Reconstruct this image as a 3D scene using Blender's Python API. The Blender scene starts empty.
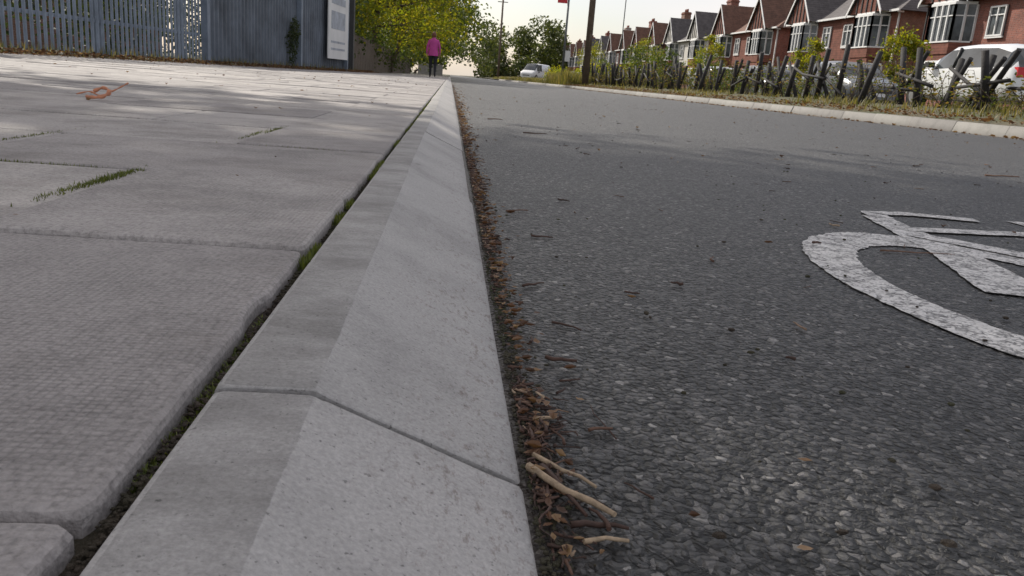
import bpy, math, random
from mathutils import Vector, Matrix, Quaternion, noise as mnoise
R=random.Random(7)
scene=bpy.context.scene
scene.view_settings.view_transform='Standard'
scene.view_settings.look='None'
scene.view_settings.exposure=0

# ---------------------------------------------------------------- materials
class NT:
    def __init__(s,name):
        s.m=bpy.data.materials.new(name); s.m.use_nodes=True
        s.t=s.m.node_tree; s.n=s.t.nodes; s.l=s.t.links
        s.b=s.n['Principled BSDF']; s.out=s.n['Material Output']
        tc=s.n.new('ShaderNodeTexCoord'); s.co=tc.outputs['Object']
    def mp(s,scale=(1,1,1),rot=(0,0,0)):
        m=s.n.new('ShaderNodeMapping'); m.inputs['Scale'].default_value=scale; m.inputs['Rotation'].default_value=rot
        s.l.new(s.co,m.inputs['Vector']); return m.outputs[0]
    def noise(s,sc,det=4,rough=.6,vec=None):
        n=s.n.new('ShaderNodeTexNoise'); n.inputs['Scale'].default_value=sc; n.inputs['Detail'].default_value=det
        n.inputs['Roughness'].default_value=rough; s.l.new(vec or s.co,n.inputs['Vector']); return n.outputs['Fac']
    def vor(s,sc,feature='F1',vec=None,rnd=1):
        n=s.n.new('ShaderNodeTexVoronoi'); n.feature=feature; n.inputs['Scale'].default_value=sc
        n.inputs['Randomness'].default_value=rnd
        s.l.new(vec or s.co,n.inputs['Vector']); return n
    def ramp(s,fac,stops):
        n=s.n.new('ShaderNodeValToRGB'); e=n.color_ramp.elements
        while len(e)<len(stops): e.new(.5)
        for i,(p,c) in enumerate(stops):
            if not isinstance(c,(tuple,list)): c=(c,c,c)
            e[i].position=p; e[i].color=(*c[:3],1)
        s.l.new(fac,n.inputs[0]); return n.outputs[0]
    def mix(s,fac,a,b,mode='MIX'):
        n=s.n.new('ShaderNodeMix'); n.data_type='RGBA'; n.blend_type=mode
        for i,v in ((0,fac),(6,a),(7,b)):
            if isinstance(v,(int,float)): 
                n.inputs[i].default_value = v if i==0 else (v,v,v,1)
            elif isinstance(v,(tuple,list)): n.inputs[i].default_value=(*v[:3],1)
            else: s.l.new(v,n.inputs[i])
        return n.outputs[2]
    def math(s,op,a,b=0.0,clamp=False):
        n=s.n.new('ShaderNodeMath'); n.operation=op; n.use_clamp=clamp
        for i,v in enumerate((a,b)):
            if isinstance(v,(int,float)): n.inputs[i].default_value=v
            else: s.l.new(v,n.inputs[i])
        return n.outputs[0]
    def sep(s):
        n=s.n.new('ShaderNodeSeparateXYZ'); s.l.new(s.co,n.inputs[0]); return n.outputs
    def nz(s,k='True Normal'):
        g=s.n.new('ShaderNodeNewGeometry'); n=s.n.new('ShaderNodeSeparateXYZ'); s.l.new(g.outputs[k],n.inputs[0]); return n.outputs[2]
    def island(s):
        n=s.n.new('ShaderNodeNewGeometry'); return n.outputs['Random Per Island']
    def color(s,c):
        if isinstance(c,(tuple,list)): s.b.inputs['Base Color'].default_value=(*c[:3],1)
        else: s.l.new(c,s.b.inputs['Base Color'])
    def rough(s,r):
        if isinstance(r,(int,float)): s.b.inputs['Roughness'].default_value=r
        else: s.l.new(r,s.b.inputs['Roughness'])
    def bump(s,h,dist=.01,strength=1,prev=None):
        n=s.n.new('ShaderNodeBump'); n.inputs['Distance'].default_value=dist; n.inputs['Strength'].default_value=strength
        s.l.new(h,n.inputs['Height'])
        if prev: s.l.new(prev,n.inputs['Normal'])
        s.l.new(n.outputs[0],s.b.inputs['Normal']); return n.outputs[0]

def simple(name,c,rough=.7,metal=0,var=.25,sc=6,bump=0,bsc=40):
    t=NT(name)
    lo=tuple(x*(1-var) for x in c); hi=tuple(min(1,x*(1+var)) for x in c)
    t.color(t.ramp(t.noise(sc,4,.65),[(.3,lo),(.7,hi)])); t.rough(rough); t.b.inputs['Metallic'].default_value=metal
    if bump: t.bump(t.noise(bsc,3),bump)
    return t.m

def leafmat(name,c1,c2,c3,tr=.45):
    t=NT(name)
    isl=t.island()
    col=t.ramp(isl,[(0,c1),(.5,c2),(1,c3)])
    t.color(col); t.rough(.6)
    tn=t.n.new('ShaderNodeBsdfTranslucent'); t.l.new(t.mix(1,col,(1.7,1.6,.7),'MULTIPLY'),tn.inputs[0])
    mx=t.n.new('ShaderNodeMixShader'); mx.inputs[0].default_value=tr
    t.l.new(t.b.outputs[0],mx.inputs[1]); t.l.new(tn.outputs[0],mx.inputs[2]); t.l.new(mx.outputs[0],t.out.inputs[0])
    return t.m

def asphalt_nodes(t):
    wob=t.n.new('ShaderNodeTexNoise'); wob.inputs['Scale'].default_value=110; wob.inputs['Detail'].default_value=1; t.l.new(t.co,wob.inputs['Vector'])
    vm=t.n.new('ShaderNodeVectorMath'); vm.operation='MULTIPLY_ADD'; t.l.new(wob.outputs['Color'],vm.inputs[0]); vm.inputs[1].default_value=(.007,.007,0); t.l.new(t.co,vm.inputs[2])
    v=t.vor(190,vec=vm.outputs[0]); v2=t.vor(520,vec=vm.outputs[0])
    dome=t.math('SUBTRACT',1,t.math('MULTIPLY',v.outputs['Distance'],1.35),True)
    cell=t.n.new('ShaderNodeSeparateColor'); t.l.new(v.outputs['Color'],cell.inputs[0])
    hh=t.math('ADD',t.math('MULTIPLY',cell.outputs[0],1.0),t.math('MULTIPLY',dome,1.0))
    fine=t.math('SUBTRACT',1,v2.outputs['Distance'],True)
    h=t.math('ADD',hh,t.math('MULTIPLY',fine,.35))
    stone=t.ramp(cell.outputs[1],[(0,(.026,.0255,.026)),(.45,(.046,.045,.044)),(.85,(.078,.075,.073)),(.96,(.125,.118,.112)),(1,(.22,.21,.20))])
    cavity=t.ramp(h,[(.7,.06),(1.15,.5),(1.9,1.5)])
    col=t.mix(1,stone,cavity,'MULTIPLY')
    big=t.ramp(t.noise(1.6,5,.65),[(.3,.85),(.7,1.25)])
    col=t.mix(1,col,big,'MULTIPLY')
    return col,h

def m_asphalt():
    t=NT('asphalt'); col,h=asphalt_nodes(t)
    x=t.sep()[0]
    d=t.ramp(t.math('ADD',x,t.math('MULTIPLY',t.noise(14,4,.7),.07)),[(.085,1),(.12,0)])
    col=t.mix(t.math('MULTIPLY',d,.6),col,(.045,.030,.022))
    t.color(col); t.rough(.5); t.b.inputs['Specular IOR Level'].default_value=.5
    t.bump(h,.0058,1); return t.m
def m_paint():
    t=NT('worn_road_paint'); col,h=asphalt_nodes(t)
    wear=t.math('ADD',t.math('MULTIPLY',t.noise(24,5,.8),1.0),t.math('MULTIPLY',h,-.10))
    m=t.ramp(wear,[(.40,0),(.46,1)])
    m2=t.ramp(t.noise(40,4,.7),[(.3,.72),(.6,1)])
    pc=t.mix(1,(.72,.70,.68),m2,'MULTIPLY')
    pc=t.mix(1,pc,t.ramp(h,[(.5,.5),(1.0,1)]),'MULTIPLY')
    t.color(t.mix(m,pc,t.mix(.45,col,pc)))
    t.rough(.6); t.bump(h,.0020,.8); return t.m
def m_slab():
    t=NT('paving_slab_concrete')
    isl=t.island()
    base=t.ramp(isl,[(0,(.29,.268,.26)),(.5,(.35,.325,.312)),(1,(.42,.39,.37))])
    st=t.ramp(t.noise(5,6,.7),[(.3,.64),(.52,1),(.75,1.15)])
    col=t.mix(1,base,st,'MULTIPLY')
    sp=t.ramp(t.noise(260,2,.7),[(.32,.70),(.5,1),(.75,1.24)])
    col=t.mix(1,col,sp,'MULTIPLY')
    xyz=t.sep(); k=2*math.pi/.0086
    sx=t.math('SINE',t.math('MULTIPLY',xyz[0],k)); sy=t.math('SINE',t.math('MULTIPLY',xyz[1],k))
    g=t.math('MULTIPLY',sx,sy)
    g=t.math('MAXIMUM',g,t.math('MULTIPLY',g,-1))
    wr=t.math('MULTIPLY',t.ramp(t.noise(7,4,.65),[(.36,.10),(.62,.85)]),t.math('GREATER_THAN',t.nz(),.97))
    g=t.math('MULTIPLY',g,wr)
    gc=t.ramp(g,[(.0,.72),(.3,1.0),(1,1.12)])
    gcm=t.mix(wr,(1,1,1),gc)
    col=t.mix(1,col,gcm,'MULTIPLY')
    stain=t.ramp(t.noise(2.3,6,.75,t.mp((1,1.4,1))),[(.50,0),(.66,1)])
    col=t.mix(t.math('MULTIPLY',stain,.45),col,(.14,.12,.105))
    t.color(col); t.rough(.8)
    hh=t.math('ADD',g,t.math('MULTIPLY',t.noise(220,3,.7),1.1))
    t.bump(hh,.0013,1); return t.m
def m_kerb(name='kerb_concrete',lo=(.35,.34,.33),hi=(.41,.395,.385),edge=True):
    t=NT(name)
    base=t.ramp(t.island(),[(0,lo),(1,hi)])
    st=t.ramp(t.noise(6,6,.72),[(.28,.70),(.5,.98),(.75,1.1)])
    col=t.mix(1,base,st,'MULTIPLY')
    top=t.ramp(t.math('ADD',t.math('MULTIPLY',t.nz('Normal'),1.0),t.math('MULTIPLY',t.noise(26,6,.75),.09)),[(.985,0),(1.05,1)])
    strk=t.ramp(t.noise(8,6,.75,t.mp((1,1.8,1))),[(.38,0),(.64,1)])
    col=t.mix(t.math('MULTIPLY',top,t.math('ADD',.12,t.math('MULTIPLY',strk,.55))),col,(.125,.118,.11))
    z=t.sep()[2]
    zz=t.math('ADD',t.math('MULTIPLY',z,-20),t.math('MULTIPLY',t.noise(45,6,.8),1.0))
    low=t.ramp(zz,[(1.05,0),(1.9,1)])
    col=t.mix(t.math('MULTIPLY',low,.5),col,(.13,.10,.08))
    pit=t.ramp(t.noise(330,2,.6),[(.27,.45),(.36,1)])
    col=t.mix(1,col,pit,'MULTIPLY')
    spk=t.ramp(t.noise(190,3,.8,t.mp((1,.45,1))),[(.54,0),(.68,1)])
    spm=t.ramp(t.math('ADD',t.math('MULTIPLY',z,-14),t.noise(11,4)),[(.6,0.0),(1.0,1)])
    col=t.mix(t.math('MULTIPLY',t.math('MULTIPLY',spk,spm),.6),col,(.13,.09,.07))
    sp=t.ramp(t.noise(420,2,.7),[(.3,.82),(.7,1.15)])
    col=t.mix(1,col,sp,'MULTIPLY')
    t.color(col); t.rough(.75)
    t.bump(t.noise(260,4,.7),.0013,.9)
    return t.m
def m_soil(name='soil',c=(.075,.055,.038),sc=60):
    t=NT(name)
    col=t.ramp(t.noise(sc,5,.75),[(.25,tuple(x*.4 for x in c)),(.55,c),(.8,tuple(x*1.9 for x in c))])
    col=t.mix(t.ramp(t.noise(2.2,4,.7),[(.45,0),(.65,1)]),col,(.05,.065,.02))
    t.color(col); t.rough(.95); t.bump(t.noise(sc*1.5,4,.7),.008); return t.m
def m_brick(name='red_brick',c1=(.27,.085,.055),c2=(.17,.055,.04)):
    t=NT(name)
    cx=t.n.new('ShaderNodeCombineXYZ'); s=t.sep(); t.l.new(t.math('ADD',s[0],s[1]),cx.inputs[0]); t.l.new(s[2],cx.inputs[1])
    b=t.n.new('ShaderNodeTexBrick'); b.inputs['Scale'].default_value=4.4
    b.inputs['Color1'].default_value=(*c1,1); b.inputs['Color2'].default_value=(*c2,1); b.inputs['Mortar'].default_value=(.28,.25,.22,1)
    b.inputs['Mortar Size'].default_value=.015; b.inputs['Row Height'].default_value=.33
    t.l.new(cx.outputs[0],b.inputs['Vector'])
    t.color(t.mix(1,b.outputs[0],t.ramp(t.noise(1.2,5,.7),[(.3,.7),(.7,1.2)]),'MULTIPLY')); t.rough(.85); return t.m
def m_rooftile(name='roof_tiles',c=(.14,.072,.05)):
    t=NT(name)
    s=t.sep()
    row=t.math('FRACT',t.math('MULTIPLY',s[2],7.0))
    col=t.ramp(t.noise(2.5,5,.75),[(.3,tuple(x*.6 for x in c)),(.7,tuple(x*1.4 for x in c))])
    col=t.mix(1,col,t.ramp(row,[(0,.55),(.3,1)]),'MULTIPLY')
    t.color(col); t.rough(.85); t.bump(row,.03); return t.m
def m_glass(name,c=(.02,.025,.03)):
    t=NT(name); t.color(t.ramp(t.noise(1.3,3),[(.35,c),(.65,tuple(x*3+.02 for x in c))])); t.rough(.08); t.b.inputs['Specular IOR Level'].default_value=.7; return t.m

M={}
M['asphalt']=m_asphalt(); M['paint']=m_paint(); M['slab']=m_slab(); M['kerb']=m_kerb(); M['kerb2']=m_kerb('weathered_kerb_concrete',(.17,.16,.15),(.25,.24,.22)); M['soil']=m_soil()
M['joint']=m_soil('joint_dirt',(.05,.036,.025),120)
M['verge']=m_soil('verge_soil',(.10,.085,.05),14)
M['ground']=m_soil('ground_grass',(.06,.065,.03),3)
M['moss']=leafmat('moss',(.05,.06,.012),(.09,.12,.02),(.15,.17,.03),.3)
M['grassblade']=leafmat('grass_blades',(.07,.085,.02),(.15,.14,.05),(.26,.21,.10),.35)
M['litter']=leafmat('dead_leaves',(.06,.03,.018),(.13,.06,.03),(.28,.18,.10),.2)
M['bark']=simple('bark',(.10,.075,.055),.9,0,.5,20,.01,60)
t=NT('twig_bark'); t.color(t.mix(1,t.ramp(t.island(),[(0,(.035,.020,.015)),(.6,(.085,.043,.03)),(.86,(.18,.10,.065)),(1,(.42,.32,.22))]),t.ramp(t.noise(120,3),[(.3,.6),(.7,1.2)]),'MULTIPLY')); t.rough(.75); t.bump(t.noise(300,2),.0006); M['twig']=t.m
M['paletwig']=simple('bleached_twig',(.36,.27,.18),.8,0,.35,150,.0005,300)
M['stake']=simple('dark_stake_wood',(.020,.018,.018),.8,0,.5,9,.006,40)
M['galv']=simple('galvanised_steel',(.20,.24,.30),.5,.3,.25,3)
M['sheet']=simple('painted_steel_sheet',(.11,.13,.16),.55,.2,.35,1.6)
M['dark']=simple('dark_paint',(.02,.02,.022),.5,0,.3,5)
M['white']=simple('white_upvc',(.70,.70,.69),.5,0,.08,2)
M['render']=simple('white_render',(.50,.48,.44),.85,0,.15,1.5)
M['brick']=m_brick(); M['brick2']=m_brick('brown_brick',(.22,.11,.072),(.15,.075,.05))
M['tile']=m_rooftile(); M['tile2']=m_rooftile('grey_roof_tiles',(.10,.09,.09)); M['hung']=m_rooftile('hung_tiles',(.22,.085,.06))
M['glass']=m_glass('window_glass',(.03,.035,.04)); M['carglass']=m_glass('car_glass',(.012,.015,.017))
M['rubber']=simple('tyre_rubber',(.015,.015,.015),.85,0,.2,20)
M['hub']=simple('alloy_wheel',(.4,.4,.42),.35,.7,.15,10)
M['redsign']=simple('red_sign',(.55,.02,.03),.4,0,.05,3)
M['pole']=simple('grey_pole',(.13,.14,.14),.5,.3,.2,4)
M['wood']=simple('telegraph_pole_wood',(.12,.09,.065),.85,0,.35,5,.004,60)
M['conc']=simple('concrete_post',(.25,.24,.22),.85,0,.25,5)
M['tan']=simple('brown_plaster',(.14,.11,.085),.85,0,.3,2)

# ---------------------------------------------------------------- mesh builder
class B:
    def __init__(s): s.v=[]; s.f=[]; s.m=[]; s.sm=[]
    def quad(s,a,b,c,d,mi=0):
        i=len(s.v); s.v+= [tuple(a),tuple(b),tuple(c),tuple(d)]; s.f.append((i,i+1,i+2,i+3)); s.m.append(mi); s.sm.append(False)
    def tri(s,a,b,c,mi=0):
        i=len(s.v); s.v+= [tuple(a),tuple(b),tuple(c)]; s.f.append((i,i+1,i+2)); s.m.append(mi); s.sm.append(False)
    def box(s,x0,y0,z0,x1,y1,z1,mi=0):
        i=len(s.v)
        s.v+=[(x0,y0,z0),(x1,y0,z0),(x1,y1,z0),(x0,y1,z0),(x0,y0,z1),(x1,y0,z1),(x1,y1,z1),(x0,y1,z1)]
        for f in ((3,2,1,0),(4,5,6,7),(0,1,5,4),(1,2,6,5),(2,3,7,6),(3,0,4,7)):
            s.f.append(tuple(i+k for k in f)); s.m.append(mi); s.sm.append(False)
    def rings(s,rings,mi=0,cap=True,smooth=False,close=True):
        n=len(rings[0]); i0=len(s.v)
        for r in rings: s.v+=[tuple(p) for p in r]
        for k in range(len(rings)-1):
            for j in range(n if close else n-1):
                a=i0+k*n+j; b=i0+k*n+(j+1)%n
                s.f.append((a,b,b+n,a+n)); s.m.append(mi); s.sm.append(smooth)
        if cap:
            s.f.append(tuple(i0+j for j in reversed(range(n)))); s.m.append(mi); s.sm.append(False)
            s.f.append(tuple(i0+(len(rings)-1)*n+j for j in range(n))); s.m.append(mi); s.sm.append(False)
    def tube(s,pts,rad,seg=6,mi=0):
        pts=[Vector(p) for p in pts]
        if isinstance(rad,(int,float)): rad=[rad]*len(pts)
        rs=[]
        up=None
        for i,p in enumerate(pts):
            d=(pts[min(i+1,len(pts)-1)]-pts[max(i-1,0)]).normalized()
            if up is None:
                up=Vector((0,0,1)) if abs(d.z)<.9 else Vector((1,0,0))
            a=d.cross(up).normalized(); b=a.cross(d).normalized(); up=b
            rs.append([p+(a*math.cos(t)+b*math.sin(t))*rad[i] for t in [2*math.pi*k/seg for k in range(seg)]])
        s.rings(rs,mi,True,True)
    def obj(s,name,mats,parent=None,loc=None,rot=None):
        me=bpy.data.meshes.new(name); me.from_pydata(s.v,[],s.f)
        for m in mats: me.materials.append(M[m] if isinstance(m,str) else m)
        me.polygons.foreach_set('material_index',s.m); me.polygons.foreach_set('use_smooth',s.sm)
        me.update()
        o=bpy.data.objects.new(name,me); scene.collection.objects.link(o)
        if parent: o.parent=parent
        if loc: o.location=loc
        if rot: o.rotation_euler=rot
        return o
def empty(name,loc=(0,0,0),rz=0):
    e=bpy.data.objects.new(name,None); e.location=loc; e.rotation_euler=(0,0,rz); e.empty_display_size=.3
    scene.collection.objects.link(e); return e

# ---------------------------------------------------------------- camera
cam=bpy.data.cameras.new('camera'); co=bpy.data.objects.new('camera',cam); scene.collection.objects.link(co)
cam.sensor_width=36; cam.lens=28.1; cam.clip_start=.01; cam.clip_end=6000
rot=Matrix.Rotation(math.radians(-5.43),4,'Z')@Matrix.Rotation(math.radians(90-14.57),4,'X')@Matrix.Rotation(math.radians(4.5),4,'Z')
co.matrix_world=Matrix.Translation((0,0,.155))@rot
cam.dof.use_dof=True; cam.dof.focus_distance=1.0; cam.dof.aperture_fstop=60
scene.camera=co

# ---------------------------------------------------------------- light
AZ=math.radians(-35); EL=math.radians(38)
sv=Vector((math.sin(AZ)*math.cos(EL),math.cos(AZ)*math.cos(EL),math.sin(EL)))
sun=bpy.data.lights.new('sun','SUN'); sun.energy=5; sun.angle=math.radians(.53); sun.color=(1,.94,.84)
so=bpy.data.objects.new('sun',sun); so.rotation_euler=sv.to_track_quat('Z','Y').to_euler(); so.location=(0,0,30); scene.collection.objects.link(so)
w=bpy.data.worlds.new('World'); scene.world=w; w.use_nodes=True
nt=w.node_tree; bg=nt.nodes['Background']; sk=nt.nodes.new('ShaderNodeTexSky'); sk.sky_type='NISHITA'; sk.sun_disc=False
sk.sun_elevation=EL; sk.sun_rotation=AZ; sk.dust_density=2.0; sk.air_density=1.0; sk.ozone_density=1
tc=nt.nodes.new('ShaderNodeTexCoord'); cn=nt.nodes.new('ShaderNodeTexNoise'); cn.inputs['Scale'].default_value=2.2; cn.inputs['Detail'].default_value=4
mpn=nt.nodes.new('ShaderNodeMapping'); mpn.inputs['Scale'].default_value=(1,1,3); nt.links.new(tc.outputs['Generated'],mpn.inputs[0]); nt.links.new(mpn.outputs[0],cn.inputs['Vector'])
cr=nt.nodes.new('ShaderNodeValToRGB'); cr.color_ramp.elements[0].position=.35; cr.color_ramp.elements[0].color=(.25,.25,.25,1); cr.color_ramp.elements[1].position=.62; cr.color_ramp.elements[1].color=(.85,.85,.85,1)
nt.links.new(cn.outputs['Fac'],cr.inputs[0])
mx=nt.nodes.new('ShaderNodeMix'); mx.data_type='RGBA'; nt.links.new(cr.outputs[0],mx.inputs[0]); nt.links.new(sk.outputs[0],mx.inputs[6]); mx.inputs[7].default_value=(7.3,6.9,6.8,1)
nt.links.new(mx.outputs[2],bg.inputs[0]); bg.inputs[1].default_value=.14

# ---------------------------------------------------------------- ground & road
b=B(); S=3000
b.quad((-S,-S,-.09),(S,-S,-.09),(S,S,-.09),(-S,S,-.09)); b.obj('ground',['ground'])
b=B(); b.quad((-60,-6,-.009),(-.108,-6,-.009),(-.108,300,-.009),(-60,300,-.009)); b.obj('pavement_bedding_soil',['joint'])
b=B(); b.quad((-.02,-6,-.048),(6.1,-6,-.048),(6.1,400,-.048),(-.02,400,-.048)); b.obj('road',['asphalt'])

# fence line
def fenceX(y): 
    return -6.714+.1214*y if y<27 else -3.44
# slabs
b=B(); PY=.4255; PX=.572; x_edge=-.1125
def slab(x0,x1,y0,y1,near):
    dz=R.uniform(-.0025,.0025)+.0035
    tx=R.uniform(-.005,.005); ty=R.uniform(-.005,.005)
    if y0>12: dz*=.6
    j=.0012; x0+=j+R.uniform(0,.001);x1-=j+R.uniform(0,.0012);y0+=j+R.uniform(0,.0015);y1-=j+R.uniform(0,.0015)
    cx=(x0+x1)/2; cy=(y0+y1)/2
    bv=.0042
    def ring(ins,z,n):
        pts=[]
        c=[(x0+ins,y0+ins),(x1-ins,y0+ins),(x1-ins,y1-ins),(x0+ins,y1-ins)]
        for k in range(4):
            a=c[k]; d=c[(k+1)%4]
            for q in range(n):
                f=q/n; X=a[0]+(d[0]-a[0])*f; Y=a[1]+(d[1]-a[1])*f
                w=0
                if near:
                    w=(mnoise.noise(Vector((X*15,Y*15,cx*5)))*.0015+mnoise.noise(Vector((X*45,Y*45,cx*9)))*.0010)
                    if q==0: w+=.003
                    w+=max(0,mnoise.noise(Vector((X*14,Y*14,cy*9)))-.34)*.018
                dx=(cx-X); dy=(cy-Y); L=math.hypot(dx,dy)
                X+=dx/L*w; Y+=dy/L*w
                pts.append((X,Y,z+dz+(X-cx)*tx+(Y-cy)*ty))
        return pts
    n=44 if near else 1
    rs=[ring(.0,-.05,n),ring(0,-bv*1.1,n),ring(bv*.3,-bv*.35,n),ring(bv,0,n)] if near else [ring(0,-.05,n),ring(0,-bv,n),ring(bv,0,n)]
    b.rings(rs,0,True,False)
row=0; y=.25-PY*8
while y<62:
    even=(row%2==0)
    x=x_edge; first=True
    while x>fenceX(max(y,0))+.35:
        wd=PX if (even or not first) else PX*.5-.01
        slab(x-wd,x,y,y+PY, y<3.2 and x>-2.4 and y>-.5)
        x-=wd; first=False
    y+=PY; row+=1
b.obj('pavement',['slab'])

# near kerb
def kerb(prof,Y0,L,n,name,mat='kerb',jit=.001):
    b=B()
    for i in range(n):
        y0=Y0+i*L+.002; y1=Y0+(i+1)*L-.002
        dx=R.uniform(-jit,jit)*2; dz=R.uniform(-jit,jit)
        near=y0<4
        cx=sum(p[0] for p in prof)/len(prof); cz=-.05
        ys=[(y0,.022),(y0+.0015,.006),(y0+.004,0)]
        m=110 if near else 2
        ys+=[(y0+.004+(y1-y0-.008)*k/m,0) for k in range(1,m)]
        ys+=[(y1-.004,0),(y1-.0015,.006),(y1,.022)]
        rs=[]
        for (yy,sh) in ys:
            r=[]
            chip=max(0,mnoise.noise(Vector((yy*30,i*7.3,2)))-.15)*.006+max(0,mnoise.noise(Vector((yy*90,i*7.3,5)))-.2)*.003
            for q,(px,pz) in enumerate(prof):
                wv=mnoise.noise(Vector((px*4,yy*3,i)))*.0006 if near else 0
                ed=0
                if near: ed=max(0,mnoise.noise(Vector((px*45,yy*40,i*3)))-.2)*.005*(1 if min(yy-y0,y1-yy)<.012 else .0)
                if near and name=='kerb' and abs(px+.056)<.007: ed+=chip*.4
                r.append((px+(cx-px)*sh+dx+wv,yy,pz+(cz-pz)*sh+dz+wv-ed))
            rs.append(r)
        b.rings(rs,0,True,True)
    return b.obj(name,[mat])
prof=[(-.107,-.12),(-.107,-.005),(-.105,-.001),(-.101,0),(-.080,0),(-.0605,.000),(-.0575,-.0005),(-.0545,-.0022),(-.0515,-.0037),(-.047,-.0058),(-.03,-.0135),(0,-.0265),(.03,-.0395),(.046,-.0465),(.050,-.052),(.050,-.12)]
kerb(prof,.372-.945*4,.945,75,'kerb')
prof2=[(6.16,-.12),(6.16,.075),(6.15,.082),(6.09,.082),(6.07,.076),(6.03,-.03),(6.02,-.12)]
kerb(prof2,-2,.945,110,'kerb','kerb2',.004)
# moss
b=B()
def blade(b,p,h,wd,lean,mi=0):
    a=R.uniform(0,6.28); d=Vector((math.cos(a),math.sin(a),0)); s=Vector((-d.y,d.x,0))*wd/2
    p=Vector(p); q=p+d*lean*.4+Vector((0,0,h*.6)); r=p+d*lean+Vector((0,0,h))
    i=len(b.v); b.v+=[tuple(p-s),tuple(p+s),tuple(q+s*.7),tuple(q-s*.7),tuple(r)]
    b.f+=[(i,i+1,i+2,i+3),(i+3,i+2,i+4)]; b.m+=[mi,mi]; b.sm+=[False,False]
for k in range(16000):
    y=R.expovariate(.45)+.1
    if y>14: continue
    dens=mnoise.noise(Vector((0,y*4.1,0)))+.6*mnoise.noise(Vector((3,y*17,0)))
    if dens<(.0 if .62<y<1.3 else .10): continue
    g=1.0 if y>.6 else .4
    blade(b,(-.1095+R.gauss(0,.0020),y,-.009),R.uniform(.003,.0125)*g,R.uniform(.001,.002),R.uniform(0,.005))
for (cx,cy,n,spx,spy,hh) in [(-.405,1.02,800,.004,.045,.006),(-.41,.93,300,.004,.05,.005),(-.55,1.10,200,.05,.002,.005),(-.39,1.9,250,.004,.05,.007),(-.405,1.75,150,.003,.07,.006),(-.70,1.4,200,.003,.09,.005),(-1.1,1.53,200,.10,.002,.005),(-.27,1.53,160,.05,.002,.005),(-.98,1.0,120,.003,.1,.006)]:
    for k in range(n):
        blade(b,(R.gauss(cx,spx),R.gauss(cy,spy),-.007),R.uniform(.3,1)*hh+.008,.0022,R.uniform(0,.008))
b.obj('moss',['moss'])
def pebble(b,p,r,mi=0):
    p=Vector(p); n=6; rs=[]
    a0=R.uniform(0,6); sx=R.uniform(.6,1.3); sy=R.uniform(.6,1.3)
    for (h,rr) in ((-.4,.6),(0,1),(.5,.7)):
        rs.append([p+Vector((math.cos(a0+k*6.283/n)*r*rr*sx*R.uniform(.8,1.2),math.sin(a0+k*6.283/n)*r*rr*sy*R.uniform(.8,1.2),h*r*.8)) for k in range(n)])
    b.rings(rs,mi,True,False)
b=B()
for k in range(3400):
    y=R.expovariate(.6)+.1
    if y>8: continue
    pebble(b,(-.1095+R.gauss(0,.0018),y,-.008+R.uniform(0,.003)),R.uniform(.0006,.002))
for k in range(3500):
    y=R.expovariate(.5)+.2
    pebble(b,(.051+abs(R.gauss(0,.008)),y,-.046),R.uniform(.0006,.002))
for k in range(320):
    y=R.uniform(.3,6); pebble(b,(R.uniform(.07,min(5,.2+y*.9)),y,-.045),R.uniform(.0012,.0036))
b.obj('grit',['joint'])

# ---------------------------------------------------------------- twigs and litter
def twig(b,p,L,r,ang,bend=.15,mi=0,seg=6,z=None):
    x,y,zz=p; pts=[];rad=[];n=4; a=ang
    for i in range(n+1):
        pts.append((x,y,zz+R.uniform(-.2,.6)*r)); rad.append(r*(1-.45*i/n)*R.uniform(.85,1.15))
        a+=R.uniform(-bend,bend)*2
        x+=math.cos(a)*L/n; y+=math.sin(a)*L/n
        x=max(x,.053)
    b.tube(pts,rad,seg,mi)
def leaf(b,p,L,mi=0,flat=.3):
    a=R.uniform(0,6.28); c,s=math.cos(a),math.sin(a); W=L*R.uniform(.35,.6); cv=R.uniform(-flat,flat)*L
    def T(u,v,w): return (p[0]+c*u-s*v,p[1]+s*u+c*v,p[2]+w+.001)
    i=len(b.v)
    w2=abs(cv)+R.uniform(0,.15)*L
    b.v+=[T(-L/2,0,w2*.6),T(-L*.15,W/2,w2),T(L*.25,W*.35,w2*.7),T(L/2,0,R.uniform(0,.3)*L),T(L*.25,-W*.35,w2*.8),T(-L*.15,-W/2,w2*.9),T(0,0,0)]
    for k in range(6): b.f.append((i+k,i+(k+1)%6,i+6)); b.m.append(mi); b.sm.append(False)
b=B(); RZ=-.047
for k in range(5200):
    y=R.expovariate(.32)+.30
    if y>20: continue
    cl=mnoise.noise(Vector((1.7,y*5.3,0)))+.5*mnoise.noise(Vector((1.7,y*19,4)))
    if R.random()> (.45 if y>.6 else .25)+cl*1.2: continue
    x=.0535+abs(R.gauss(0,.0045+.007*max(0,cl+.3)*(1+y*.25)))
    r=R.uniform(.0004,.0012); L=R.uniform(.002,.011)*(1 if R.random()<.9 else 2)*(1+y*.1)
    twig(b,(x,y,RZ+r+R.uniform(0,.002)),L,r*(1+y*.12),R.uniform(0,6.28),.15,0,4)
for k in range(26):
    y=R.gauss(.35,.04); x=.054+abs(R.gauss(0,.012)); r=R.uniform(.0005,.0014)
    twig(b,(x,y,RZ+r+R.uniform(0,.004)),R.uniform(.005,.02),r,R.uniform(0,6.28),.15,0,6)
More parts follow.
